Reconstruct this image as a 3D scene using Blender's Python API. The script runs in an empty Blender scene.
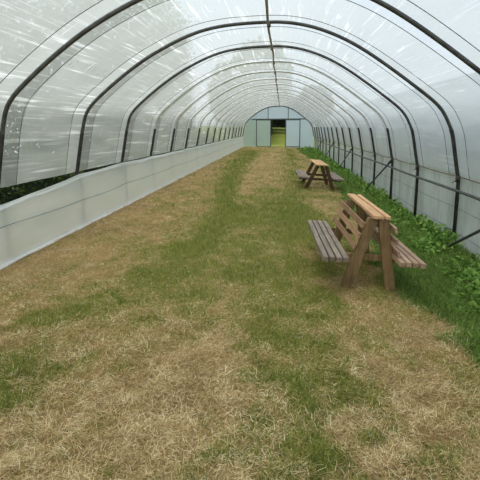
import bpy, bmesh, math, random
import numpy as np
from mathutils import Vector, Matrix

random.seed(7); RNG = np.random.default_rng(11)
SC = bpy.context.scene
COL = SC.collection
R = math.radians

# ------------------------------------------------------------------ helpers
def link(name, me, mat=None, parent=None):
    o = bpy.data.objects.new(name, me); COL.objects.link(o)
    if mat is not None: me.materials.append(mat)
    if parent is not None: o.parent = parent
    return o
def tag(o, label=None, cat=None, group=None, kind=None):
    if label: o['label'] = label
    if cat: o['category'] = cat
    if group: o['group'] = group
    if kind: o['kind'] = kind
    return o
def empty(name, loc=(0, 0, 0)):
    o = bpy.data.objects.new(name, None); COL.objects.link(o); o.location = loc
    o.empty_display_size = .1
    return o
def from_bm(name, bm, mat, parent=None, smooth=False):
    me = bpy.data.meshes.new(name); bm.normal_update(); bm.to_mesh(me); bm.free()
    if smooth:
        for p in me.polygons: p.use_smooth = True
    return link(name, me, mat, parent)
def raw_mesh(name, V, loops, starts, smooth=False):
    me = bpy.data.meshes.new(name)
    V = np.asarray(V, np.float32)
    me.vertices.add(len(V)); me.vertices.foreach_set('co', V.ravel())
    loops = np.asarray(loops, np.int32); starts = np.asarray(starts, np.int32)
    me.loops.add(len(loops)); me.loops.foreach_set('vertex_index', loops)
    me.polygons.add(len(starts)); me.polygons.foreach_set('loop_start', starts)
    if smooth: me.polygons.foreach_set('use_smooth', np.ones(len(starts), bool))
    me.update(calc_edges=True); me.validate()
    return me
def grid_mesh(name, P, uv=None, smooth=True):
    """P: (n, m, 3) array of points"""
    n, m = P.shape[:2]
    idx = np.arange(n * m).reshape(n, m)
    q = np.stack([idx[:-1, :-1], idx[1:, :-1], idx[1:, 1:], idx[:-1, 1:]], -1).reshape(-1)
    me = raw_mesh(name, P.reshape(-1, 3), q, np.arange(0, len(q), 4), smooth)
    if uv is not None:
        l = me.uv_layers.new(name='UVMap')
        u = uv.reshape(-1, 2)[q].astype(np.float32)
        l.data.foreach_set('uv', u.ravel())
    return me
def tube_bm(bm, pts, rad, n=10, cap=True):
    pts = [Vector(p) for p in pts]; rings = []
    up = Vector((0, 1, 0))
    for i, p in enumerate(pts):
        t = (pts[min(i + 1, len(pts) - 1)] - pts[max(i - 1, 0)]).normalized()
        if i == 0:
            up = Vector((0, 0, 1)) if abs(t.z) < .9 else Vector((0, 1, 0))
        a = (up - t * up.dot(t)).normalized(); up = a; b = t.cross(a)
        r = rad[i] if isinstance(rad, (list, tuple)) else rad
        rings.append([bm.verts.new(p + (a * math.cos(k * 2 * math.pi / n) + b * math.sin(k * 2 * math.pi / n)) * r) for k in range(n)])
    for r0, r1 in zip(rings, rings[1:]):
        for k in range(n): bm.faces.new((r0[k], r0[(k + 1) % n], r1[(k + 1) % n], r1[k]))
    if cap:
        bm.faces.new(rings[0][::-1]); bm.faces.new(rings[-1])
def tube(name, pts, rad, mat, parent=None, n=10):
    bm = bmesh.new(); tube_bm(bm, pts, rad, n); return from_bm(name, bm, mat, parent, True)
def beam_bm(bm, a, b, w, t, wdir, bev=.004, warp=0):
    """timber from a to b; w across wdir, t across the remaining direction"""
    a = Vector(a); b = Vector(b); d = (b - a).normalized(); wd = Vector(wdir); wd = (wd - d * wd.dot(d)).normalized(); td = d.cross(wd)
    n = 5; rings = []
    for i in range(n + 1):
        f = i / n; c = a.lerp(b, f) + td * warp * math.sin(f * math.pi) + wd * random.uniform(-1, 1) * .0015
        rings.append([bm.verts.new(c + wd * (w / 2 * sx) + td * (t / 2 * sy)) for sx, sy in ((-1, -1), (1, -1), (1, 1), (-1, 1))])
    fs = []
    for r0, r1 in zip(rings, rings[1:]):
        for k in range(4): fs.append(bm.faces.new((r0[k], r0[(k + 1) % 4], r1[(k + 1) % 4], r1[k])))
    fs.append(bm.faces.new(rings[0][::-1])); fs.append(bm.faces.new(rings[-1]))
    bmesh.ops.recalc_face_normals(bm, faces=fs)
    if bev:
        es = set()
        for r0, r1 in zip(rings, rings[1:]):
            for k in range(4):
                e = bm.edges.get((r0[k], r1[k])); es.add(e)
        for r in (rings[0], rings[-1]):
            for k in range(4): es.add(bm.edges.get((r[k], r[(k + 1) % 4])))
        bmesh.ops.bevel(bm, geom=list(es), offset=bev, segments=2, affect='EDGES', profile=.6)
def beam(name, a, b, w, t, wdir, mat, parent=None, bev=.004, warp=0):
    bm = bmesh.new(); beam_bm(bm, a, b, w, t, wdir, bev, warp); return from_bm(name, bm, mat, parent)
def vnoise(x, y, seed=0):
    """smooth value noise, about 0..1"""
    xi = np.floor(x).astype(np.int64); yi = np.floor(y).astype(np.int64); fx = x - xi; fy = y - yi
    def h(a, b):
        n = (a * 374761393 + b * 668265263 + seed * 974634777) & 0x7fffffff
        n = ((n ^ (n >> 13)) * 1274126177) & 0x7fffffff
        return ((n ^ (n >> 16)) & 0xffff) / 65535.
    fx = fx * fx * (3 - 2 * fx); fy = fy * fy * (3 - 2 * fy)
    return (h(xi, yi) * (1 - fx) + h(xi + 1, yi) * fx) * (1 - fy) + (h(xi, yi + 1) * (1 - fx) + h(xi + 1, yi + 1) * fx) * fy

# ------------------------------------------------------------------ node materials
class NT:
    def __init__(s, name):
        s.m = bpy.data.materials.new(name); s.m.use_nodes = True; s.t = s.m.node_tree; s.t.nodes.clear()
        s.out = s.t.nodes.new('ShaderNodeOutputMaterial')
    def n(s, typ, **kw):
        nd = s.t.nodes.new('ShaderNode' + typ)
        ins = kw.pop('ins', {})
        for k, v in kw.items(): setattr(nd, k, v)
        for k, v in ins.items():
            if hasattr(v, 'is_output'): s.t.links.new(v, nd.inputs[k])
            else: nd.inputs[k].default_value = v
        return nd
    def math(s, op, a, b=0., clamp=False):
        nd = s.n('Math', operation=op, use_clamp=clamp, ins={0: a, 1: b}); return nd.outputs[0]
    def ramp(s, fac, stops):
        nd = s.n('ValToRGB', ins={'Fac': fac}); e = nd.color_ramp.elements
        while len(e) < len(stops): e.new(.5)
        for el, (p, c) in zip(e, stops): el.position = p; el.color = (*c, 1) if len(c) == 3 else c
        return nd.outputs['Color']
    def noise(s, vec, scale, detail=3, rough=.5, dist=0):
        nd = s.n('TexNoise', ins={'Scale': scale, 'Detail': detail, 'Roughness': rough, 'Distortion': dist})
        if vec is not None: s.t.links.new(vec, nd.inputs['Vector'])
        return nd.outputs['Fac']
    def mapping(s, vec, scale=(1, 1, 1), rot=(0, 0, 0), loc=(0, 0, 0)):
        return s.n('Mapping', ins={'Vector': vec, 'Scale': scale, 'Rotation': rot, 'Location': loc}).outputs[0]
    def mix(s, f, a, b):
        nd = s.n('Mix', data_type='RGBA', ins={'Factor': f}); 
        for i, v in ((6, a), (7, b)):
            if hasattr(v, 'is_output'): s.t.links.new(v, nd.inputs[i])
            else: nd.inputs[i].default_value = (*v, 1)
        return nd.outputs[2]
    def mixsh(s, f, a, b):
        nd = s.n('MixShader', ins={0: f}); s.t.links.new(a, nd.inputs[1]); s.t.links.new(b, nd.inputs[2]); return nd.outputs[0]
    def coord(s, which='Object'): return s.n('TexCoord').outputs[which]
    def bump(s, h, strength=.3, dist=.01):
        return s.n('Bump', ins={'Height': h, 'Strength': strength, 'Distance': dist}).outputs[0]
    def principled(s, color, rough=.7, metal=0., normal=None, spec=.3):
        nd = s.n('BsdfPrincipled', ins={'Base Color': color if hasattr(color, 'is_output') else (*color, 1), 'Roughness': rough, 'Metallic': metal, 'Specular IOR Level': spec})
        if normal is not None: s.t.links.new(normal, nd.inputs['Normal'])
        return nd.outputs[0]
    def end(s, sh): s.t.links.new(sh, s.out.inputs['Surface']); return s.m

def mat_wood(name, dark, light, axis='Y', rough=.75, stain=(.05, .04, .03), stain_amt=.4):
    t = NT(name); c = t.coord('Object')
    rnd = t.n('ObjectInfo').outputs['Random']
    off = t.n('CombineXYZ', ins={0: t.math('MULTIPLY', rnd, 37.), 1: t.math('MULTIPLY', rnd, 91.), 2: t.math('MULTIPLY', rnd, 17.)}).outputs[0]
    c = t.n('VectorMath', operation='ADD', ins={0: c, 1: off}).outputs[0]
    sc = {'Y': (38, 2.2, 38), 'Z': (30, 30, 3), 'X': (2.2, 38, 38)}[axis]
    g = t.noise(t.mapping(c, sc), 1., 5, .65, .6)
    b = t.noise(c, 6., 4, .6)
    col = t.mix(t.ramp(g, [(.3, (0, 0, 0)), (.72, (1, 1, 1))]), dark, light)
    col = t.mix(t.math('MULTIPLY', t.ramp(b, [(.5, (0, 0, 0)), (.72, (1, 1, 1))]), stain_amt), col, stain)
    hv = t.n('HueSaturation', ins={'Value': t.math('ADD', t.math('MULTIPLY', rnd, .35), .82), 'Color': col}).outputs[0]
    return t.end(t.principled(hv, rough, normal=t.bump(g, .5, .004), spec=.25))
def mat_metal(name, c0, c1, metal=.4, rough=.5, scale=9):
    t = NT(name); n = t.noise(t.coord('Object'), scale, 5, .65)
    return t.end(t.principled(t.ramp(n, [(.35, c0), (.7, c1)]), rough, metal, spec=.4))
def mat_leaf(name, stops, trans=.35, rough=.6, nsc=1.7, nw=.35):
    t = NT(name)
    r = t.n('NewGeometry').outputs['Random Per Island']
    n = t.noise(t.coord('Object'), nsc, 4, .65)
    f = t.math('ADD', t.math('MULTIPLY', r, .75), t.math('MULTIPLY', t.math('SUBTRACT', n, .25), nw * 1.6), True)
    col = t.ramp(f, stops)
    p = t.principled(col, rough, spec=.2)
    tr = t.n('BsdfTranslucent', ins={'Color': col}).outputs[0]
    return t.end(t.mixsh(trans, p, tr))
def mat_plain(name, c, rough=.8):
    t = NT(name); n = t.noise(t.coord('Object'), 30, 3)
    col = t.mix(n, tuple(x * .8 for x in c), tuple(min(1, x * 1.2) for x in c))
    return t.end(t.principled(col, rough))

BAY = 2.4; Y0 = 8.076                      # hoop spacing, and the first hoop that stands whole in view
YEND = Y0 + 15 * BAY

def mat_film():
    t = NT('polythene_film')
    uv = t.n('UVMap').outputs[0]            # u = metres round the arch, v = metres along the tunnel
    sep = t.n('SeparateXYZ', ins={0: uv}); u, v = sep.outputs[0], sep.outputs[1]
    ph = t.math('FRACT', t.math('DIVIDE', t.math('SUBTRACT', v, Y0 - 20 * BAY), BAY))   # 0 at a hoop .. 1 at the next
    wob = t.math('MULTIPLY', t.math('SUBTRACT', t.noise(uv, 1.1, 2), .5), .06)
    phw = t.math('ADD', ph, wob)
    clear = t.n('MapRange', ins={0: ph, 1: .205, 2: .2, 3: 0., 4: 1.}).outputs[0]
    white = t.n('MapRange', ins={0: ph, 1: .828, 2: .833, 3: 0., 4: 1.}).outputs[0]
    # creases with painted glints: long thin folds that run mostly along the tunnel, a second set slightly across
    st = None
    for (sx, sy, rot, lo, hi, off) in ((15, .42, .07, .60, .69, 0), (10, .6, -.20, .63, .72, 7), (34, .7, .03, .60, .76, 3), (2.6, 9, .5, .68, .76, 11)):
        nn = t.noise(t.mapping(uv, (sx, sy, 1), (0, 0, rot), (off, off * 2.3, 0)), 1., 2, .45, .3)
        k = t.n('MapRange', ins={0: nn, 1: lo, 2: hi, 3: 0., 4: 1.}).outputs[0]
        st = k if st is None else t.math('MAXIMUM', st, k)
    patch = t.noise(t.mapping(uv, (.9, .7, 1)), 1., 3, .5)
    pm = t.n('MapRange', ins={0: patch, 1: .36, 2: .6, 3: .15, 4: 1.}).outputs[0]
    calm = t.n('MapRange', ins={0: u, 1: 6.0, 2: 7.6, 3: 1., 4: .25}).outputs[0]     # the sheet is stretched smoother on the right
    st = t.math('MULTIPLY', st, calm)
    streak = t.math('MULTIPLY', st, pm, True)
    cloud = t.noise(t.mapping(uv, (.8, 1.6, 1), loc=(5, 1, 0)), 1., 4, .6)
    T = t.math('ADD', .30, t.math('MULTIPLY', clear, .24))
    T = t.math('ADD', T, t.math('MULTIPLY', t.math('SUBTRACT', cloud, .5), .20))
    T = t.math('SUBTRACT', T, t.math('MULTIPLY', white, .14))
    T = t.math('SUBTRACT', T, t.math('MULTIPLY', streak, .27), True)
    bump = t.bump(t.math('ADD', t.math('MULTIPLY', st, .5), t.math('MULTIPLY', t.noise(t.mapping(uv, (14, .8, 1)), 1., 2), .8)), .35, .02)
    col = t.mix(streak, (.59, .615, .585), (.87, .89, .87))  # whiter streaks: sky highlights on the folds put into the colour
    d = t.n('BsdfDiffuse', ins={'Color': col, 'Normal': bump}).outputs[0]
    tl = t.n('BsdfTranslucent', ins={'Color': col}).outputs[0]
    body = t.mixsh(.68, d, tl)
    gl = t.n('BsdfGlossy', ins={'Color': (1, 1, 1, 1), 'Roughness': .25, 'Normal': bump}).outputs[0]
    lw = t.n('LayerWeight', ins={'Blend': .3, 'Normal': bump}).outputs['Fresnel']
    body = t.mixsh(t.math('MULTIPLY', lw, .35), body, gl)
    tp = t.n('BsdfTransparent', ins={'Color': (.93, .95, .94, 1)}).outputs[0]
    return t.end(t.mixsh(T, body, tp))
def mat_sheet(name, col, T=.1, trans=.5, fold=(.8, 14, 0), dirt=None, Tvar=.1, gloss=.2):
    t = NT(name); uv = t.n('UVMap').outputs[0]
    f = t.noise(t.mapping(uv, (fold[0], fold[1], 1), (0, 0, fold[2])), 1., 4, .55, .4)
    c = t.noise(uv, 1.3, 4, .6)
    base = t.mix(c, tuple(x * .93 for x in col), col)
    if dirt:
        dn = t.noise(t.mapping(uv, dirt[1]), 1., 5, .65)
        base = t.mix(t.n('MapRange', ins={0: dn, 1: .42, 2: .7, 3: 0., 4: dirt[2]}).outputs[0], base, dirt[0])
    b = t.bump(f, .5, .02)
    d = t.n('BsdfDiffuse', ins={'Color': base, 'Normal': b}).outputs[0]
    tl = t.n('BsdfTranslucent', ins={'Color': base, 'Normal': b}).outputs[0]
    body = t.mixsh(trans, d, tl)
    gl = t.n('BsdfGlossy', ins={'Roughness': .3, 'Normal': b}).outputs[0]
    lw = t.n('LayerWeight', ins={'Blend': .25}).outputs['Fresnel']
    body = t.mixsh(t.math('MULTIPLY', lw, gloss), body, gl)
    tp = t.n('BsdfTransparent', ins={'Color': (.95, .96, .95, 1)}).outputs[0]
    TT = t.math('ADD', T - Tvar / 2, t.math('MULTIPLY', f, Tvar), True)
    return t.end(t.mixsh(TT, body, tp))

M = dict(
    film=mat_film(),
    film2=mat_sheet('neighbour_polythene', (.50, .52, .54), .12, .55, (4, 1, 0)),
    skirt=mat_sheet('skirt_polythene', (.97, .99, .985), .06, .5, (1.6, 5, .3)),
    hemband=mat_sheet('skirt_hem', (.97, .97, .93), .0, .3, (1, 8, 0), Tvar=0),
    curtain=mat_sheet('side_curtain', (.82, .82, .81), .12, .62, (14, .5, .05), ((.47, .47, .44), (2.2, .7, 1), .85), .30, .12),
    gable=mat_sheet('gable_polythene', (.86, .94, .98), .10, .62, (1, 2, .5), Tvar=.1),
    gable_green=mat_sheet('gable_polythene_greenish', (.78, .90, .76), .22, .66, (1, 2, .5), Tvar=.1),
    galv=mat_metal('galvanised_steel', (.66, .67, .67), (.82, .83, .83), 1., .38),
    hoop=mat_metal('hoop_steel', (.055, .055, .05), (.12, .12, .11), .55, .42),
    leg=mat_metal('leg_steel', (.03, .03, .027), (.075, .068, .06), .35, .55),
    rail=mat_metal('rail_steel', (.06, .062, .062), (.13, .13, .13), .4, .5),
    ridge=mat_metal('ridge_rust', (.20, .14, .10), (.42, .36, .31), .1, .6, 5),
    wire=mat_metal('rusty_wire', (.10, .06, .04), (.20, .13, .09), .1, .7),
    rope=mat_plain('grey_rope', (.16, .17, .17)),
    blue=mat_plain('blue_twine', (.13, .20, .30)),
    stud=mat_metal('stud', (.07, .085, .08), (.13, .15, .14), .2, .6),
    wood_top=mat_wood('fresh_plank', (.46, .255, .12), (.72, .45, .24), 'Y', stain=(.25, .14, .07), stain_amt=.35),
    wood_leg=mat_wood('leg_timber', (.155, .092, .038), (.34, .22, .108), 'Z', stain=(.09, .055, .03)),
    wood_back=mat_wood('back_slat_timber', (.24, .13, .06), (.46, .28, .15), 'Y'),
    wood_grey=mat_wood('weathered_slat', (.10, .072, .048), (.37, .29, .215), 'Y', rough=.5),
    wood_red=mat_wood('reddish_slat', (.24, .145, .095), (.50, .335, .22), 'Y', rough=.6),
    wood_dark=mat_wood('dark_stained_timber', (.06, .03, .016), (.15, .085, .045), 'Z'),
    wood_darkslat=mat_wood('dark_stained_slat', (.16, .105, .08), (.44, .34, .28), 'Y', rough=.5),
    straw=mat_leaf('straw', [(.0, (.065, .038, .015)), (.25, (.23, .145, .06)), (.5, (.44, .30, .125)), (.75, (.65, .49, .235)), (1., (.92, .79, .50))], .15, .65, 4.5, .62),
    grass=mat_leaf('grass_blade', [(.0, (.05, .085, .012)), (.4, (.14, .195, .03)), (.75, (.27, .30, .055)), (1., (.52, .46, .14))], .35, .6, 6., .5),
    strip=mat_leaf('lush_blade', [(.0, (.06, .11, .02)), (.5, (.15, .25, .045)), (1., (.33, .42, .10))], .35),
    weed=mat_leaf('weed_leaf', [(.0, (.06, .13, .02)), (.5, (.14, .28, .04)), (1., (.30, .44, .09))], .3, .5),
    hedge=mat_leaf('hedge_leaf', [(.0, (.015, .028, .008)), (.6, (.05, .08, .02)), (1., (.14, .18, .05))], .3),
    tree=mat_leaf('tree_leaf', [(.0, (.09, .11, .03)), (.6, (.19, .23, .07)), (1., (.32, .35, .13))], .4),
    shade_leaf=mat_leaf('lane_shade_leaf', [(.0, (.004, .006, .003)), (1., (.014, .02, .009))], .1),  # near-black colour stands in for the shade under the far trees
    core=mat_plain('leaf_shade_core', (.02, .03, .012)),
    bark=mat_plain('bark', (.09, .065, .045)),
    print=mat_sheet('faded_green_print', (.50, .60, .53), .45, .7),
)

# ------------------------------------------------------------------ camera
p, yw, ro = .22956, .08631, -.00637
fw = Vector((-math.sin(yw) * math.cos(p), math.cos(yw) * math.cos(p), -math.sin(p)))
rt = Vector((math.cos(yw), math.sin(yw), 0)); up = rt.cross(fw)
r2 = rt * math.cos(ro) + up * math.sin(ro); u2 = r2.cross(fw)
cam = bpy.data.objects.new('camera', bpy.data.cameras.new('camera')); COL.objects.link(cam)
mw = Matrix((r2, u2, -fw)).transposed().to_4x4(); mw.translation = Vector((0, 0, 1.68)); cam.matrix_world = mw
cam.data.sensor_width = 36; cam.data.lens = 36.01; cam.data.clip_start = .05; cam.data.clip_end = 400
SC.camera = cam

# ------------------------------------------------------------------ ground
def hgt(x, y):
    x = np.asarray(x, float); y = np.asarray(y, float)
    xc = np.clip(x, 0, 3.3)
    z = -.07 * xc - .012 * xc ** 2
    z = z + np.maximum(0, y - 47) * .040
    inside = ((x > -3.5) & (x < 2.9) & (y < 44)).astype(float)
    z = z + ((vnoise(x * 1.3, y * 1.3, 1) - .5) * .03 + (vnoise(x * 4.5, y * 4.5, 2) - .5) * .04 + (vnoise(x * 9.5, y * 9.5, 3) - .5) * .022) * np.clip((x + 3.5) * 2, 0, 1)
    return z
def h1(x, y): return float(hgt(np.array([x]), np.array([y]))[0])
EDGE = np.array([(2.0, 1.62), (3.63, 1.58), (4.57, 1.55), (5.41, 1.36), (6.3, 1.28), (8, 1.42), (10.5, 1.6), (13.2, 1.72), (17.8, 1.84), (28, 1.75), (37, 1.40), (44, 1.3)])
def edge(y): return np.interp(y, EDGE[:, 0], EDGE[:, 1])
def seg_d(x, y, pts):
    d = np.full(np.shape(x), 1e9)
    for (x0, y0), (x1, y1) in zip(pts, pts[1:]):
        dx, dy = x1 - x0, y1 - y0; f = np.clip(((x - x0) * dx + (y - y0) * dy) / (dx * dx + dy * dy), 0, 1)
        d = np.minimum(d, np.hypot(x - x0 - f * dx, y - y0 - f * dy))
    return d
def green(x, y):
    """how much living grass there is at a place, 0..1"""
    x = np.asarray(x, float); y = np.asarray(y, float)
    g = np.full(x.shape, .35)
    g += .34 * np.exp(-((x - .05) / 1.4) ** 2) * np.exp(-((y - 8) / 6) ** 2)
    d = seg_d(x, y, [(-1.86, 3.96), (-1.6, 4.6), (-1.27, 6.3), (-1.06, 8.8), (-1.5, 14), (-2.0, 22), (-2.2, 36)])
    g += .55 * np.exp(-(d / (.30 + .012 * y)) ** 2)
    g += .35 * np.exp(-(seg_d(x, y, [(.3, 9), (.45, 14), (.5, 22), (.6, 40)]) / .42) ** 2)
    for (cx, cy, rx, ry, w) in ((-1.85, 3.0, .24, .3, .42), (-1.72, 2.6, .14, .16, .4), (.28, 9.4, .5, 1.6, .2), (-.36, 5.6, .4, .7, .2), (-.05, 3.8, .35, .6, .36), (.2, 4.3, .5, .7, .16), (.5, 3.0, .25, .3, .2), (-.45, 2.5, .2, .2, .2),
                                (.25, 2.24, .15, .15, .6), (.50, 2.42, .10, .09, .5), (.14, 2.85, .12, .18, .2), (-1.15, 3.92, .18, .1, .35), (-1.09, 3.05, .14, .06, .45), (-.3, 3.42, .1, .1, .3),
                                (.63, 7.7, .5, .9, .3), (1.35, 3.0, .1, .2, .3), (-.30, 2.15, .1, .1, .3), (-2.9, 7.5, .2, .7, .25), (-2.5, 10, .3, 1, .25),
                                (-3.13, 5.9, .7, 1.6, -.28), (-2.7, 9, .9, 3, -.14), (-3.1, 15, .6, 7, -.2), (-2.2, 5.6, .35, .7, -.2), (-1.15, 23, .34, 8, -.24), (-1.02, 13.5, .24, 3.2, -.28), (-.85, 7.5, .25, 1.3, -.15),
                                (-.85, 2.6, .7, .55, -.30), (-1.3, 2.1, .6, .5, -.25), (.6, 5.3, .5, .5, -.2), (.95, 3.6, .5, .8, -.28), (.9, 2.5, .3, .4, -.12), (.75, 11.2, .45, 1., -.3), (-.5, 3.25, .35, .45, -.2)):
        g += w * np.exp(-((x - cx) / rx) ** 2 - ((y - cy) / ry) ** 2)
    g += (vnoise(x * 2.3, y * 1.7, 5) - .5) * .45 + (vnoise(x * 7, y * 5, 6) - .5) * .55 + (vnoise(x * 17, y * 11, 8) - .5) * .35
    s = (x - edge(y)) / .22 + (vnoise(x * 3, y * 3, 9) - .5) * 1.6
    st = np.clip(s + .5, 0, 1)
    out = (x < -3.5) | (x > 2.95) | (y > 44.2)
    g = np.maximum(g, st * 1.0)
    g = np.where((y > 44.2), .98 + (vnoise(x * 2, y * .6, 4) - .5) * .5, g)
    st = np.where(y > 44.2, .35, st)
    g = np.where((x < -3.5) | (x > 2.95), .9, g)
    return np.clip(g, 0, 1), st
xs = np.concatenate([np.arange(-16, -3.7, 1.2), np.arange(-3.7, 3.2, .07), np.arange(3.2, 16, 1.2)])
ys = np.concatenate([np.arange(-5, 1.4, .4), np.arange(1.4, 10, .07), np.arange(10, 46, .22), np.arange(46, 100, 1.5)])
X, Y = np.meshgrid(xs, ys, indexing='ij'); Z = hgt(X, Y)
me = grid_mesh('floor', np.stack([X, Y, Z], -1))
a = me.attributes.new('grass_cover', 'FLOAT', 'POINT'); a.data.foreach_set('value', green(X, Y)[0].ravel().astype(np.float32))
a = me.attributes.new('lush', 'FLOAT', 'POINT'); a.data.foreach_set('value', green(X, Y)[1].ravel().astype(np.float32))
def mat_ground():
    t = NT('ground'); c = t.coord('Object')
    g = t.n('Attribute', attribute_name='grass_cover').outputs['Fac']; l = t.n('Attribute', attribute_name='lush').outputs['Fac']
    n1 = t.noise(c, 9, 6, .75); n2 = t.noise(c, 38, 4, .75); n3 = t.noise(c, 1.2, 3)
    straw = t.mix(t.ramp(n2, [(.3, (0, 0, 0)), (.7, (1, 1, 1))]), (.135, .084, .035), (.53, .375, .165))
    straw = t.mix(t.ramp(n3, [(.4, (0, 0, 0)), (.7, (1, 1, 1))]), straw, (.41, .265, .105))
    gr = t.mix(t.ramp(n2, [(.3, (0, 0, 0)), (.7, (1, 1, 1))]), (.10, .115, .022), (.31, .29, .07))
    gr = t.mix(l, gr, t.mix(n2, (.05, .10, .015), (.17, .28, .045)))
    f = t.math('ADD', g, t.math('MULTIPLY', t.math('SUBTRACT', n1, .5), .9))
    f = t.n('MapRange', ins={0: f, 1: .12, 2: .78, 3: 0., 4: 1.}).outputs[0]
    col = t.mix(f, straw, gr)
    return t.end(t.principled(col, .95, normal=t.bump(t.math('ADD', n1, n2), .8, .03), spec=.05))
floor = link('floor', me, mat_ground()); tag(floor, 'dry straw and worn grass floor of the tunnel', 'floor', kind='structure')

# ------------------------------------------------------------------ blades of straw and grass
def blades(name, base, length, width, azim, elev, bend, mat, parent=None):
    n = len(base); dirh = np.stack([np.cos(azim), np.sin(azim), np.zeros(n)], -1); side = np.stack([-np.sin(azim), np.cos(azim), np.zeros(n)], -1)
    upv = np.array([0, 0, 1.])
    pts = [base]; e = elev.copy(); p_ = base
    for k in range(2):
        d = dirh * np.cos(e)[:, None] + upv * np.sin(e)[:, None]
        p_ = p_ + d * (length / 2)[:, None]; pts.append(p_); e = e - bend
    tw = RNG.uniform(-.5, .5, n); sd = side * np.cos(tw)[:, None] + upv * np.sin(tw)[:, None]
    w = width[:, None] / 2
    V = np.stack([pts[0] - sd * w, pts[0] + sd * w, pts[1] - sd * w * .85, pts[1] + sd * w * .85, pts[2] - sd * w * .15, pts[2] + sd * w * .15], 1).reshape(-1, 3)
    b = np.arange(n)[:, None] * 6
    L = (b + np.array([[0, 1, 3, 2, 2, 3, 5, 4]])).ravel()
    return link(name, raw_mesh(name, V, L, np.arange(0, len(L), 4)), mat, parent)
def scatter(n, y0, y1, pw, xl=None, xr=None):
    u = RNG.random(n); k = 1 - pw
    y = (y0 ** k + u * (y1 ** k - y0 ** k)) ** (1 / k)
    lo = np.maximum(-3.45, -.62 * y - .9) if xl is None else xl(y)
    hi = np.minimum(2.6, .46 * y + .9) if xr is None else xr(y)
    x = lo + RNG.random(n) * (hi - lo)
    return x, y
# straw
x, y = scatter(470000, 1.6, 44, 1.5); g, st = green(x, y)
keep = RNG.random(len(x)) < np.clip(1.05 - 1.0 * g, .15, 1) * (1 - .9 * st); x, y = x[keep], y[keep]; n = len(x)
lay = RNG.random(n) ** 2 * .028
clump = np.clip(vnoise(x * 6, y * 6, 21) - .35, 0, 1) * .05
b = np.stack([x, y, hgt(x, y) + .002 + lay + clump * RNG.random(n)], -1)
dsc = np.maximum(1, y / 6.) ** .8
swirl = vnoise(x * 2.2, y * 2.2, 31) * 9
az = swirl + RNG.normal(0, 1.6, n)
o = blades('straw', b, RNG.uniform(.02, .075, n) * np.minimum(dsc, 2), RNG.uniform(.0013, .0030, n) * dsc, az, RNG.normal(.12, .3, n), RNG.normal(.12, .3, n), M['straw'])
tag(o, 'dry tan straw and dead grass lying over the tunnel floor', 'straw', kind='stuff')
# living grass
x, y = scatter(360000, 1.6, 44, 1.3); g, st = green(x, y)
keep = (RNG.random(len(x)) < np.clip((g - .16) * 1.25, .03, 1) ** 1.4) & (st < .7); x, y, g = x[keep], y[keep], g[keep]; n = len(x)
b = np.stack([x, y, hgt(x, y)], -1); dsc = np.maximum(1, y / 6.) ** .8
o = blades('grass', b, RNG.uniform(.03, .075, n) * (.75 + .5 * g) * np.minimum(dsc, 1.6), RNG.uniform(.002, .004, n) * dsc, RNG.uniform(0, 6.28, n), RNG.uniform(.5, 1.35, n), RNG.normal(.45, .3, n), M['grass'])
tag(o, 'short worn green grass growing in patches between the straw', 'grass', kind='stuff')
# long grass in the strip by the right side
x, y = scatter(230000, 2.2, 44, 1.25, lambda y: edge(y) - .25, lambda y: np.full_like(y, 3.4)); g, st = green(x, y)
keep = (RNG.random(len(x)) < st) & (y < 44); x, y = x[keep], y[keep]; n = len(x)
far = np.clip((x - edge(y)) / .9, 0, 1); dsc = np.maximum(1, y / 6.) ** .8
b = np.stack([x, y, hgt(x, y)], -1)
o = blades('long_grass', b, RNG.uniform(.06, .16, n) * (.7 + .7 * far), RNG.uniform(.003, .007, n) * dsc, RNG.uniform(0, 6.28, n), RNG.uniform(.5, 1.4, n), RNG.normal(.6, .35, n), M['strip'])
tag(o, 'long lush green grass in the strip along the right side', 'grass', kind='stuff')

# ------------------------------------------------------------------ leaves
def leaves(name, base, size, az, elev, mat, parent=None, aspect=.5):
    """pointed leaf, folded along its midrib: 6 points"""
    n = len(base); d = np.stack([np.cos(az) * np.cos(elev), np.sin(az) * np.cos(elev), np.sin(elev)], -1)
    s = np.stack([-np.sin(az), np.cos(az), np.zeros(n)], -1); nn = np.cross(d, s) * -1
    roll = RNG.normal(0, .5, n); s = s * np.cos(roll)[:, None] + nn * np.sin(roll)[:, None]; nn = np.cross(s, d)
    S = size[:, None]; w = S * aspect / 2
    drop = np.array([0, 0, -1.]) * S * .12
    A = base; B = base + d * S * .45 + s * w + nn * S * .06; Cc = base + d * S * .45 - s * w + nn * S * .06; D = base + d * S + drop; Mi = base + d * S * .45
    V = np.stack([A, B, Mi, Cc, D], 1).reshape(-1, 3); i = np.arange(n)[:, None] * 5
    L = (i + np.array([[0, 2, 1, 1, 2, 4, 0, 3, 2, 2, 3, 4]])).ravel()
    return link(name, raw_mesh(name, V, L, np.arange(0, len(L), 3)), mat, parent)
x, y = scatter(34000, 2.6, 44, 1.1, lambda y: edge(y) + .02, lambda y: np.full_like(y, 2.86))
cl = vnoise(x * 3.2, y * 2.2, 40); far = np.clip((x - edge(y) - .25) / .95, 0, 1)
keep = RNG.random(len(x)) < np.clip((cl - .25) * 2, 0.05, 1) * (.03 + far); x, y, cl, far = x[keep], y[keep], cl[keep], far[keep]; n = len(x)
top = (.03 + .20 * far) * (.45 + .9 * cl)
b = np.stack([x, y, hgt(x, y) + RNG.random(n) ** .7 * top], -1); dsc = np.maximum(1, y / 9.) ** .6
o = leaves('weeds', b, RNG.uniform(.05, .13, n) * dsc, RNG.uniform(0, 6.28, n), RNG.normal(.25, .5, n), M['weed'])
tag(o, 'dense broad-leaved green weeds growing along the right side curtain', 'weeds', kind='stuff')

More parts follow.
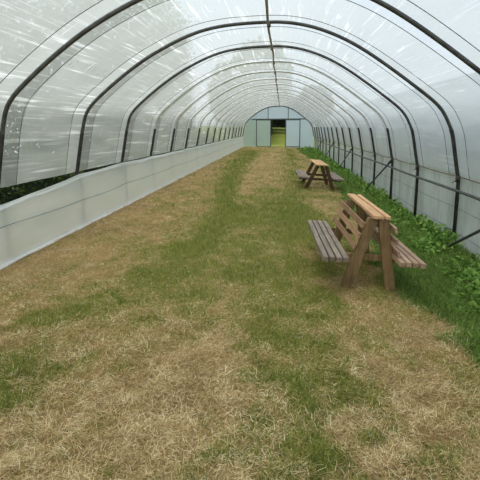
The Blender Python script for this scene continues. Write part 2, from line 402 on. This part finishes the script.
# tall leafy weed plants that stand out above the strip
def weed_plant(h, seed):
    rr = random.Random(seed); root = empty('weed_plant')
    bm = bmesh.new(); tips = []; lv = []
    for s in range(3):
        a = rr.uniform(0, 6.28); hh = h * rr.uniform(.7, 1.05); lean = rr.uniform(.05, .22)
        pts = [Vector((math.cos(a) * lean * f * f * hh * 1.2, math.sin(a) * lean * f * f * hh * 1.2, hh * f)) for f in (0, .25, .5, .75, 1)]
        tube_bm(bm, pts, [.005, .0045, .004, .003, .0015], 5)
        for i in range(11):
            f = .12 + .85 * i / 11; k = min(3, int(f * 4)); q = pts[k].lerp(pts[k + 1], f * 4 - k)
            lv.append((q, i * 2.4 + rr.uniform(-.4, .4), .13 * (1.15 - f) * rr.uniform(.7, 1.2) * (h / .5) + .025))
        tips.append(pts[-1])
    from_bm('stem', bm, M['weed'], root, True)
    o = leaves('foliage', np.array([l[0] for l in lv]), np.array([l[2] for l in lv]), np.array([l[1] for l in lv]), RNG.normal(.3, .25, len(lv)), M['weed'], root, .42)
    return root
def copy_thing(r):
    c = r.copy(); COL.objects.link(c)
    for ch in list(r.children):
        d = ch.copy(); COL.objects.link(d); d.parent = c
        d.matrix_parent_inverse = ch.matrix_parent_inverse.copy()
        for g2 in list(ch.children):
            e = g2.copy(); COL.objects.link(e); e.parent = d
    return c
protos = [weed_plant(.42, 1), weed_plant(.36, 2), weed_plant(.5, 3)]
k = 0
for i in range(60):
    yy = 4.8 + (i / 60) ** 1.25 * 28; xx = random.uniform(max(2.0, float(edge(yy)) + .35), 2.74)
    if any(abs(yy - (q + 1.9)) < .22 and xx < 2.65 for q in (5.676, 12.876)): xx = 2.72
    o = protos[i] if i < 3 else copy_thing(protos[i % 3])
    o.location = (xx, yy, h1(xx, yy) - .01); o.rotation_euler = (0, 0, random.uniform(0, 6.28)); s = random.uniform(.5, .85); o.scale = (s, s, s)
    tag(o, 'upright leafy green weed standing among the weeds along the right curtain', 'weed', 'tall weeds along the right curtain')

# ------------------------------------------------------------------ tunnel profile (x, z), from the left hem over the top to the right hem
ARC = [(-3.515, .96), (-3.44, 1.30), (-3.375, 1.60), (-3.30, 1.87), (-3.235, 1.985), (-3.14, 2.095), (-2.926, 2.275), (-2.63, 2.50), (-2.31, 2.715), (-1.97, 2.905), (-1.427, 3.145), (-.887, 3.255), (-.21, 3.285),
       (.15, 3.262), (.568, 3.17), (1.08, 2.955), (1.614, 2.62), (2.149, 2.24), (2.475, 1.985), (2.617, 1.755), (2.705, 1.56), (2.775, 1.22), (2.85, .88)]
def crom(P, n=5):
    P = [Vector(q) for q in P]; out = []
    for i in range(len(P) - 1):
        p0 = P[max(i - 1, 0)]; p1 = P[i]; p2 = P[i + 1]; p3 = P[min(i + 2, len(P) - 1)]
        for k in range(n):
            t = k / n
            out.append(.5 * ((2 * p1) + (p2 - p0) * t + (2 * p0 - 5 * p1 + 4 * p2 - p3) * t * t + (3 * p1 - p0 - 3 * p2 + p3) * t ** 3))
    out.append(P[-1]); return out
PROF = crom(ARC, 5)
# even out the hand-measured points a little
for _ in range(6):
    PROF = [PROF[0]] + [(PROF[i - 1] + PROF[i] * 2 + PROF[i + 1]) / 4 for i in range(1, len(PROF) - 1)] + [PROF[-1]]
NORM = []
for i in range(len(PROF)):
    tng = (PROF[min(i + 1, len(PROF) - 1)] - PROF[max(i - 1, 0)]).normalized(); NORM.append(Vector((-tng.y, tng.x)))
SARC = [0]
for a_, b_ in zip(PROF, PROF[1:]): SARC.append(SARC[-1] + (b_ - a_).length)
def rise(y): return 1 + .0068 * max(0, (y - Y0) / BAY)
def pt(i, y, off=0):
    q = PROF[i] + NORM[i] * off; z = q.y
    if z > .96: z = .96 + (z - .96) * rise(y)
    return Vector((q.x, y, z))
NP = len(PROF); ILEG = next(i for i in range(NP) if PROF[i].y > 1.57); IREG = max(i for i in range(NP) if PROF[i].y > 1.57)
ORD = ['', 'first', 'second', 'third', 'fourth', 'fifth', 'sixth', 'seventh', 'eighth', 'ninth', 'tenth', 'eleventh', 'twelfth', 'thirteenth', 'fourteenth', 'fifteenth', 'sixteenth', 'seventeenth', 'eighteenth']
HOOPS = []
for k in range(-2, 15):
    yk = Y0 + k * BAY; cnt = k + 3
    r = empty('tunnel_hoop', (0, yk, 0)); HOOPS.append(r)
    lab = {1: 'dark steel hoop nearest the camera, only its crown corner in view', 2: 'thick dark steel hoop cutting across both upper corners, second from the camera',
           3: 'dark steel hoop whose left leg meets the skirt beside the open gap, third from camera'}.get(cnt, 'dark steel hoop over the tunnel, %s counted from the camera' % ORD[cnt])
    if k == 14: lab = 'last dark steel hoop of the tunnel, just before the end wall'
    tag(r, lab, 'hoop', 'steel hoops carrying the film')
    L = lambda v: v - Vector((0, yk, 0))
    tube('arch', [L(pt(i, yk)) for i in range(ILEG, IREG + 1)], .026, M['hoop'] if k < 2 else M['galv'], r, 10)
    lp = [Vector((-3.545, 0, h1(-3.545, yk) - .05)), Vector((-3.53, 0, .9))] + [L(pt(i, yk)) for i in range(1, ILEG + 2)]
    tube('leg', lp, .031, M['leg'], r, 10)
    rp = [L(pt(i, yk)) for i in range(IREG - 1, NP - 1)] + [Vector((2.865, 0, .84)), Vector((2.88, 0, h1(2.88, yk) - .08))]
    tube('leg', rp, .031, M['leg'], r, 10)
    bm = bmesh.new(); c0 = L(pt(NP - 1, yk)) + Vector((.004, 0, -.03))
    tube_bm(bm, [c0 + Vector((0, 0, -.05)), c0 + Vector((0, 0, .05))], .04, 10); tube_bm(bm, [c0 + Vector((-.02, .03, -.03)), c0 + Vector((-.07, .06, -.07))], .006, 6)
    from_bm('clamp', bm, M['leg'], r, True)
# ridge pole along the top, under the hoops
def apex(y): return .96 + (3.285 - .96) * rise(y)
bm = bmesh.new(); pp = []
for yy in np.arange(-1.5, YEND - .2, .4): pp.append(Vector((-.225 + .012 * math.sin(yy * 1.3), yy, apex(yy) - .052 - .006 * math.sin(yy * 2.618))))
rp = empty('ridge_pole', (0, 0, 0)); tag(rp, 'rusty pale ridge pole running along the tunnel under the hoop crowns', 'pole')
tube_bm(bm, pp, .02, 10); from_bm('pole', bm, M['ridge'], rp, True)
for k in range(-1, 15):
    yk = Y0 + k * BAY; bm = bmesh.new(); z = apex(yk) - .05
    tube_bm(bm, [(-.225, yk - .035, z), (-.225, yk + .035, z)], .032, 10); tube_bm(bm, [(-.225, yk, z - .02), (-.225, yk, z + .05)], .02, 8)
    from_bm('clamp', bm, M['leg'], rp, True)

# ------------------------------------------------------------------ roof film (one sheet carried by all the hoops)
yv = []
for k in range(-5, 15):
    for f in np.linspace(0, 1, 17)[:-1]: yv.append(Y0 + (k + f) * BAY)
yv.append(YEND); yv = np.array([q for q in yv if q > -2.6])
s = np.array(SARC); Pn = np.zeros((len(yv), NP, 3)); UV = np.zeros((len(yv), NP, 2))
for a_, yy in enumerate(yv):
    ph = ((yy - Y0) / BAY) % 1.0; sag = math.sin(ph * math.pi)
    for i in range(NP):
        wr = (vnoise(np.array([s[i] * 5]), np.array([yy * .9]), 50)[0] - .5) * .030 + (vnoise(np.array([s[i] * 13]), np.array([yy * 1.7]), 51)[0] - .5) * .012
        Pn[a_, i] = pt(i, yy, .034 + sag * (wr - .012)); UV[a_, i] = (s[i], yy)
        if i == 0: Pn[a_, i, 2] -= .01
film = link('ceiling', grid_mesh('ceiling', Pn, UV), M['film']); tag(film, 'translucent creased polythene film stretched over the hoops', 'roof film', kind='structure')
# faint, unreadable print on the film in the bay left of the camera
def on_film(sv, yy):
    i = int(np.searchsorted(s, sv)) - 1; i = max(0, min(NP - 2, i)); f = (sv - s[i]) / (s[i + 1] - s[i])
    return pt(i, yy, .018).lerp(pt(i + 1, yy, .018), f)
bm = bmesh.new(); rr = random.Random(4); s_mid = 1.83
for wst, nl in ((6.02, 4), (6.62, 5), (7.2, 5)):
    for li in range(nl):
        yb = wst + li * .095
        for st_ in range(3):
            y0_, y1_ = yb + rr.uniform(0, .06), yb + rr.uniform(0, .06); s0, s1 = s_mid + rr.choice((-.05, 0, .05)), s_mid + rr.choice((-.05, .05))
            if abs(s0 - s1) < .01 and abs(y0_ - y1_) < .02: y1_ = y0_ + .05
            q0, q1 = on_film(s0, y0_), on_film(s1, y1_); d = (q1 - q0).normalized(); w = d.cross(Vector((.8, 0, -.6))).normalized() * .007
            bm.faces.new([bm.verts.new(v) for v in (q0 - w, q0 + w, q1 + w, q1 - w)])
from_bm('print', bm, M['print'], film)['label'] = 'faded green printed lettering on the film'

# ropes over the film, two to a bay
for k in range(-2, 15):
    for j, f in enumerate((.2, .83)):
        yy = Y0 + (k + f) * BAY
        if yy > YEND - .3 or (k == -2 and j == 0): continue
        dy = .05 * math.sin(k * 2.1 + j)
        pts = [pt(i, yy + dy * math.sin(SARC[i]), .022) for i in range(0, NP)]
        o = tube('tie_rope', pts, .0045 if k < 3 else .0055, M['rope'], None, 5)
        where = 'a little beyond' if j == 0 else 'a little before'; hk = k + 3 + j
        nm = ORD[hk] + ' hoop from the camera' if k + j < 14 else 'last hoop by the end wall'
        if k + j >= 15: nm = 'end wall of the tunnel'
        tag(o, 'thin dark rope on the film %s the %s' % (where, nm), 'rope', 'tie ropes over the film')

# ------------------------------------------------------------------ left side: skirt
yk = np.arange(-2.4, YEND, .15)
def skirt_top(yy):
    ph = ((yy - Y0) / BAY) % 1.0; k = math.floor((yy - Y0) / BAY + 1e-6)
    if k < 0:                                   # the two nearest bays hang slack
        return float(np.interp(yy, [3.2, 4.4, 5.68, 6.44, 7.4, Y0], [.80, .73, .755, .80, .855, .915]))
    return .950 - .018 * math.sin(ph * math.pi) ** .8 - .035 * max(0, 1 - (yy - Y0) / 1.6)
rows = 15; P = np.zeros((len(yk), rows, 3)); U = np.zeros((len(yk), rows, 2))
for a_, yy in enumerate(yk):
    zt = skirt_top(yy); zb = h1(-3.46, yy) + .0
    for j in range(rows):
        f = j / (rows - 1); z = zt + (zb - zt) * f
        xo = -3.478 + .025 * math.sin(f * 3.1) * math.sin(yy * 2.6) * .6 + (vnoise(np.array([yy * 1.5]), np.array([z * 4]), 60)[0] - .5) * .025
        P[a_, j] = (xo, yy, z); U[a_, j] = (yy, z)
wl = link('wall_left', grid_mesh('wall_left', P, U), M['skirt']); tag(wl, 'milky white polythene skirt hung along the left side', 'wall', kind='structure')
# folded-over top edge and hem on the ground
rows = 8
def band(name, fn, mat):
    P = np.zeros((len(yk), rows, 3)); U = np.zeros((len(yk), rows, 2))
    for a_, yy in enumerate(yk):
        for j in range(rows): P[a_, j] = fn(yy, j / (rows - 1)); U[a_, j] = (yy, j * .03)
    return link(name, grid_mesh(name, P, U), mat, wl)
band('top_fold', lambda yy, f: (-3.472 - .01 * math.cos(f * 3.1) + (vnoise(np.array([yy * 2.5]), np.array([f * 2]), 61)[0] - .5) * .012, yy, skirt_top(yy) + .006 - (.065 + .008 * math.sin(yy * 1.7 + 1)) * f), M['skirt'])
band('hem', lambda yy, f: (-3.466 + .10 * max(0, f - .45) + .012 * math.sin(yy * 5) * f, yy, h1(-3.44, yy) + .065 * max(0, 1 - f * 1.6) + .012), M['hemband'])
tw = tube('twine', [(-3.452, yy, .485 + .012 * math.sin(yy * 1.3) - .02 * math.sin(((yy - Y0) / BAY % 1) * math.pi)) for yy in np.arange(-2.2, YEND - .2, .3)], .0042, M['blue'], None, 5)
tag(tw, 'thin blue twine stretched along the middle of the left skirt', 'twine')

# ------------------------------------------------------------------ right side: curtain, rail, wires, braces
rows = 13; P = np.zeros((len(yk), rows, 3)); U = np.zeros((len(yk), rows, 2))
for a_, yy in enumerate(yk):
    zb = h1(2.95, yy) - .03
    for j in range(rows):
        f = j / (rows - 1); z = .885 + (zb - .885) * f
        P[a_, j] = (2.925 + .012 * math.sin(yy * 21 + 2 * math.sin(yy * 2.3)) * (.4 + .6 * f) + (vnoise(np.array([yy * 3.0]), np.array([z * 1.2]), 70)[0] - .5) * .03, yy, z); U[a_, j] = (yy, z)
wr = link('wall_right', grid_mesh('wall_right', P, U), M['curtain']); tag(wr, 'greyish translucent side curtain hanging below the right hem', 'wall', kind='structure')
tag(tube('hem_wire', [(2.872, yy, .886 - .012 * math.sin(((yy - Y0) / BAY % 1) * math.pi)) for yy in np.arange(-1.5, YEND - .2, .3)], .009, M['wire'], None, 6), 'rusty wire along the lower hem of the film on the right', 'wire')
tag(tube('side_rail', [(2.808, yy, .668 + .006 * math.sin(yy)) for yy in np.arange(-1.5, YEND - .3, .8)], .024, M['rail'], None, 10), 'grey steel rail along the inside of the right legs', 'rail')
for z, lab in ((.36, 'upper thin wire across the right curtain, below the rail'), (-.03, 'lower thin wire across the right curtain, just above the weeds')):
    tag(tube('curtain_wire', [(2.893, yy, z + .01 * math.sin(yy * 1.7)) for yy in np.arange(-1.5, YEND - .2, .4)], .0042, M['rope'], None, 5), lab, 'wire', 'thin wires across the right curtain')
for k, lab in ((-1, 'steel brace at the right edge, reaching the weeds nearest the camera'), (2, 'long steel brace slanting down behind the front bench'), (5, 'steel brace slanting down behind the far picnic table'),
               (8, 'steel brace beyond the far picnic table, fourth from the camera'), (11, 'steel brace on the right nearest the end wall')):
    y1 = Y0 + k * BAY; top = Vector((2.80, y1 - .02, .79)); ft = Vector((2.47, y1 + 1.95, h1(2.47, y1 + 1.95) - .04))
    r = empty('diagonal_brace', ft); tag(r, lab, 'brace', 'diagonal braces on the right')
    tube('pole', [top - ft, Vector((0, 0, 0))], .022, M['rail'], r, 10)
    c = top - ft; d = c.normalized()
    tube('clamp', [c - d * .06, c + d * .03], .034, M['leg'], r, 10)

# ------------------------------------------------------------------ end wall
yw_ = YEND + .02
def arch_z(x):
    best = 0
    for i in range(NP - 1):
        a_, b_ = pt(i, yw_, .01), pt(i + 1, yw_, .01)
        if min(a_.x, b_.x) <= x <= max(a_.x, b_.x) and b_.x != a_.x:
            best = max(best, a_.z + (b_.z - a_.z) * (x - a_.x) / (b_.x - a_.x))
    return best if best else .9
def panel_mesh(name, x0, x1, zlo, zhi, yy, n=14, rows=10):
    P = np.zeros((n + 1, rows, 3)); U = np.zeros((n + 1, rows, 2))
    for a_ in range(n + 1):
        x = x0 + (x1 - x0) * a_ / n; lo, hi = zlo(x), zhi(x)
        for j in range(rows):
            z = lo + (hi - lo) * j / (rows - 1); P[a_, j] = (x, yy + (vnoise(np.array([x * 2]), np.array([z * 2]), 80)[0] - .5) * .03, z); U[a_, j] = (x, z)
    return grid_mesh(name, P, U)
HZ = 2.41; gl = lambda x: h1(x, yw_) - .02
wb = link('wall_back', panel_mesh('wall_back', -3.5, 2.86, lambda x: min(HZ, arch_z(x) - .01), lambda x: arch_z(x), yw_, 50), M['gable'])
tag(wb, 'polythene end wall of the tunnel with a doorway', 'wall', kind='structure')
link('side_panel', panel_mesh('side_panel', -3.5, -2.27, gl, lambda x: min(HZ, arch_z(x)), yw_), M['gable_green'], wb)
link('side_panel', panel_mesh('side_panel', 1.59, 2.86, gl, lambda x: min(HZ, arch_z(x)), yw_), M['gable'], wb)
beam('header', (-2.72, yw_ - .03, HZ), (2.12, yw_ - .03, HZ), .09, .06, (0, 0, 1), M['stud'], wb)
for x in (-2.27, -1.0, .34, 1.59): beam('stud', (x, yw_ - .04, gl(x)), (x, yw_ - .04, HZ), .075, .06, (1, 0, 0), M['stud'], wb)
for x in (-1.24, .54): beam('stud', (x, yw_ - .04, HZ), (x, yw_ - .04, arch_z(x)), .06, .05, (1, 0, 0), M['stud'], wb)
tube('gable_arch', [pt(i, yw_ - .03, -.01) for i in range(0, NP)], .03, M['hoop'], wb, 8)
for n_, (x0, x1, m_, lab) in enumerate(((-2.24, -1.03, M['gable_green'], 'greenish polythene door panel left of the doorway'), (.37, 1.56, M['gable'], 'pale bluish polythene door panel right of the doorway'))):
    d = link('door_%d' % (n_ + 1), panel_mesh('door', x0, x1, gl, lambda x: HZ - .05, yw_), m_); tag(d, lab, 'door', kind='structure')
    bm = bmesh.new()
    for z in (gl(x0) + .06, HZ - .08): beam_bm(bm, (x0, yw_ - .02, z), (x1, yw_ - .02, z), .05, .03, (0, 0, 1), 0)
    from_bm('frame', bm, M['stud'], d)

# ------------------------------------------------------------------ benches
def bench(name, parts_name, loc, rz, ty, cfg):
    root = empty(name, loc); root.rotation_euler = Matrix.Rotation(rz, 3, 'Z').to_4x4().to_3x3().__matmul__(Matrix.Rotation(ty, 3, 'Y')).to_euler()
    c = cfg
    for v in c['frames']:
        for sg in (-1, 1):
            a_ = Vector((sg * c['base'], v, -.04)); b_ = Vector((c['cx'] + sg * c['apex'], v + sg * .0, c['H'] - .03))
            beam('leg', a_, b_, c['lw'], .06, (1, 0, 0), c['mleg'], root, .006)
        beam('cross_beam', (-c['seat'][1] + .03, v + .062, c['sz'] - .083), (c['seat2'][1] - .03, v + .062, c['sz'] - .083), .065, .042, (0, 0, 1), c['mleg'], root)
    for x0, w in c['top']:
        beam('top_plank', (x0, c['tv'][0] + random.uniform(-.01, .01), c['H']), (x0, c['tv'][1] + random.uniform(-.02, .02), c['H']), w, .034, (1, 0, 0), c['mtop'], root, .005)
    n = c['n']
    for sg, rng, m_ in ((-1, c['seat'], c['mseatL']), (1, c['seat2'], c['mseatR'])):
        w = (rng[1] - rng[0]) / n
        for i in range(n):
            x = sg * (rng[0] + w * (i + .5))
            beam('seat_slat', (x, c['sv'][0] + random.uniform(-.015, .015), c['sz'] - .025), (x, c['sv'][1] + random.uniform(-.02, .02), c['sz'] - .025), w * (.80 if c['back'] else .68), .05, (1, 0, 0), m_, root, .005)
    for sg in ((-1, 1) if c['back'] else ()):
        for w_ in (.71, .59, .47):
            f = w_ / (c['H'] - .03); xx = sg * c['base'] * (1 - f) + (c['cx'] + sg * c['apex']) * f + sg * (c['lw'] / 2 * 1.02 + .018)
            lean = Vector((-(sg * c['base'] - sg * c['apex']), 0, c['H'])).normalized()
            beam('back_slat', (xx, c['bv'][0] - (.18 if sg > 0 else 0), w_), (xx, c['bv'][1] + random.uniform(-.02, .02), w_), .065, .026, lean, c['mback'] if sg < 0 else c['mseatR'], root, .004)
    return root
yb = 5.14
b1 = bench('picnic_bench', '', (.97, yb, h1(.97, yb) + .012), R(1.5), R(4), dict(frames=(.03, 1.4), base=.255, apex=.055, cx=.018, lw=.114, H=.815, top=((.004, .100), (.107, .056)), tv=(-.05, 1.72),
     n=4, seat=(.30, .585), seat2=(.20, .475), sz=.425, sv=(-.34, 1.66), back=True, bv=(-.01, 1.72), mleg=M['wood_leg'], mtop=M['wood_top'], mseatL=M['wood_grey'], mseatR=M['wood_red'], mback=M['wood_back']))
tag(b1, 'brown wooden double-sided bench with slatted backs and narrow light plank top, in front', 'bench')
b2 = bench('picnic_table', '', (1.10, 13.95, h1(1.10, 13.95) + .01), R(1.5), R(4), dict(frames=(.05, 1.5), base=.41, apex=.12, cx=.015, lw=.10, H=.72, top=((-.115, .105), (.0, .105), (.115, .105)), tv=(-.12, 2.1),
     n=4, seat=(.34, .64), seat2=(.34, .64), sz=.38, sv=(-.3, 1.95), back=False, bv=(0, 1), mleg=M['wood_dark'], mtop=M['wood_top'], mseatL=M['wood_darkslat'], mseatR=M['wood_darkslat'], mback=M['wood_back']))
tag(b2, 'dark-legged wooden picnic table with light plank top, farther down the tunnel', 'picnic table')

# ------------------------------------------------------------------ outside: hedges and trees
def leaf_cloud(name, n, sampler, size, mat, parent=None):
    P = sampler(n); return leaves(name, P, RNG.uniform(size[0], size[1], n), RNG.uniform(0, 6.28, n), RNG.normal(.1, .7, n), mat, parent, .7)
def hedge(name, label, x0, x1, y0, y1, z0, z1, n, size, mat, cat='hedge', slope=0.):
    r = empty(name, ((x0 + x1) / 2, (y0 + y1) / 2, 0)); tag(r, label, cat)
    def samp(n):
        P = np.zeros((n, 3)); f = RNG.random(n)
        P[:, 0] = RNG.uniform(x0, x1, n); P[:, 1] = RNG.uniform(y0, y1, n); P[:, 2] = z0 + (z1 - z0) * RNG.random(n) ** .8
        side = RNG.random(n)
        ax = (side < .55); P[ax, 0] = np.where(abs(x1 - x0) < abs(y1 - y0), RNG.choice([x0, x1], n), P[:, 0])[ax] + RNG.normal(0, .12, ax.sum())
        tp = side > .8; P[tp, 2] = z1 + RNG.normal(0, .12, tp.sum())
        P[:, 0] -= r.location.x; P[:, 1] -= r.location.y
        return P
    leaf_cloud('foliage', n, samp, size, mat, r)
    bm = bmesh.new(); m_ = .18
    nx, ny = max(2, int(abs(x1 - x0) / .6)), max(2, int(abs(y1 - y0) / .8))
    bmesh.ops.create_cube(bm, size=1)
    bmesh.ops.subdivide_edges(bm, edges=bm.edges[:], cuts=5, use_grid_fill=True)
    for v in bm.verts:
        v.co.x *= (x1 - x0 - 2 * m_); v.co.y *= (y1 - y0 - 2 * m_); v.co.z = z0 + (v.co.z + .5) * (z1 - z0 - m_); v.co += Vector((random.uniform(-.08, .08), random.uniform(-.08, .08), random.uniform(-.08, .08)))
    from_bm('branches_or_shade_core', bm, M['core'], r)  # solid dark block, its colour stands for the shade between the leaves
    return r
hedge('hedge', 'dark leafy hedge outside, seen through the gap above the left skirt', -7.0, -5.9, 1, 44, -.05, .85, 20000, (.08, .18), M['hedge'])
# tall loose hedge on the left whose top thins out
r = empty('hedge', (-8.9, 21, 0)); tag(r, 'tall loose green hedge outside, blurred shape behind the left film', 'hedge')
def samp_tall(n):
    P = np.zeros((n, 3)); P[:, 0] = RNG.normal(0, .45, n); P[:, 1] = RNG.uniform(-26, 25, n)
    P[:, 2] = np.minimum(RNG.beta(1.1, 2.0, n) * 12.5, 11) - .05; return P
leaf_cloud('foliage', 100000, samp_tall, (.13, .28), M['tree'], r)
bm = bmesh.new()
for i in range(17): tube_bm(bm, [(random.uniform(-.2, .2), -25 + i * 3.1, -.1), (random.uniform(-.3, .3), -25 + i * 3.1 + random.uniform(-.3, .3), 3), (random.uniform(-.4, .4), -25 + i * 3.1, 6.5)], [.09, .07, .03], 6)
from_bm('branches_or_shade_core', bm, M['bark'], r, True)
# the next tunnel of the block, to the right
r = empty('neighbouring_tunnel', (6.62, 20, 0)); tag(r, 'pale neighbouring polythene tunnel, grey shape seen through the right film', 'tunnel')
yn = np.arange(-3, 45, .6); Pq = np.zeros((len(yn), NP, 3)); Uq = np.zeros((len(yn), NP, 2))
for a_, yy in enumerate(yn):
    for i in range(NP):
        q = pt(i, yy, .03); Pq[a_, i] = (q.x + .02, yy - 20, q.z - .10); Uq[a_, i] = (SARC[i], yy)
link('film', grid_mesh('film', Pq, Uq), M['film2'], r)
for k in range(-1, 15):
    yk_ = Y0 + k * BAY - 20
    tube('hoop', [Vector((pt(i, yk_ + 20).x + .02, yk_, pt(i, yk_ + 20).z - .11)) for i in range(0, NP, 2)], .026, M['galv'], r, 8)
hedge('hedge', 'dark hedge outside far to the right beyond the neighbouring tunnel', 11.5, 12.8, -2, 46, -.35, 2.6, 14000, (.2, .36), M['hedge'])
def tree(loc, h, rad, seed, label, group=None, src=None):
    r = empty('tree', loc); tag(r, label, 'tree', group)
    def samp(n):
        d = RNG.normal(0, 1, (n, 3)); d /= np.linalg.norm(d, axis=1)[:, None]
        lump = .8 + .35 * vnoise(d[:, 0] * 3 + seed, d[:, 1] * 3 + d[:, 2] * 2.1, seed)
        rr_ = RNG.random(n) ** .25
        P = d * (rr_ * lump)[:, None] * np.array([rad, rad, h * .42]); P[:, 2] += h * .58; return P
    leaf_cloud('crown', 3600, samp, (.28, .55), M['tree'], r)
    bm = bmesh.new(); tube_bm(bm, [(0, 0, -.1), (.05, .03, h * .3), (-.04, .02, h * .7)], [.2, .16, .06], 8); from_bm('trunk', bm, M['bark'], r, True)
    return r
# beyond the doorway; both lane hedges are made tall to dim the lane
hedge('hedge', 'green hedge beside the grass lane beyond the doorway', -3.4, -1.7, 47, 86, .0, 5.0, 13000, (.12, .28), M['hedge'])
hedge('hedge', 'green hedge added to shade the grass lane from the right, beyond the doorway', 1.0, 2.8, 50, 86, -.2, 4.6, 12000, (.12, .28), M['hedge'])  # added hedge, narrows the sky over the lane
hedge('hedge', 'near-black hedge painting the shade that closes the lane beyond the doorway', -1.9, .75, 88.5, 90, 1.4, 3.5, 3500, (.12, .3), M['shade_leaf'])
t0 = tree((-5.2, 53, .2), 8.5, 2.8, 3, 'broad green tree added left of the lane for shade, seen through the end wall', 'trees added to shade the lane beyond the end wall')  # lane trees are added to keep the ground beyond the door dim
for (x, y, s_, lb) in ((-4.2, 60, 1.1, 0), (-3.4, 69, 1.5, 0), (-3.0, 79, 1.6, 0), (4.6, 64, .72, 1), (4.4, 73, .8, 1), (4.6, 82, .85, 1)):
    c = copy_thing(t0); c.location = (x, y, (y - 47) * .04 - .1); c.rotation_euler = (0, 0, x + y); c.scale = (s_, s_, s_)
    c['label'] = 'broad green tree added right of the lane for shade, seen through the end wall' if lb else t0['label']
t3 = tree((-.6, 96, 2.4), 6.0, 3.2, 9, 'green tree above the dark gap beyond the doorway')

# ------------------------------------------------------------------ light
w = bpy.data.worlds.new('overcast_sky'); SC.world = w; w.use_nodes = True; nt = w.node_tree; nt.nodes.clear()
tc = nt.nodes.new('ShaderNodeTexCoord'); sx = nt.nodes.new('ShaderNodeSeparateXYZ'); nt.links.new(tc.outputs['Generated'], sx.inputs[0])
cr = nt.nodes.new('ShaderNodeValToRGB'); e = cr.color_ramp.elements
e[0].position = 0.0; e[0].color = (.84, .91, .98, 1); e[1].position = .8; e[1].color = (.52, .72, 1.04, 1)
nt.links.new(sx.outputs[2], cr.inputs[0])
bg = nt.nodes.new('ShaderNodeBackground'); bg.inputs['Strength'].default_value = .84; nt.links.new(cr.outputs[0], bg.inputs[0])
ow = nt.nodes.new('ShaderNodeOutputWorld'); nt.links.new(bg.outputs[0], ow.inputs[0])
sun = bpy.data.lights.new('sun', 'SUN'); sun.energy = 3.7; sun.angle = R(45); sun.color = (1, .955, .87)
so = bpy.data.objects.new('sun', sun); COL.objects.link(so); so.rotation_euler = Vector((.20, .25, -1)).to_track_quat('-Z', 'Y').to_euler()

SC.cycles.max_bounces = 10; SC.cycles.transparent_max_bounces = 16; SC.cycles.transmission_bounces = 8; SC.cycles.diffuse_bounces = 6
SC.view_settings.view_transform = 'Standard'; SC.view_settings.look = 'None'; SC.view_settings.gamma = 1; SC.view_settings.use_curve_mapping = False
SC.view_settings.exposure = .42
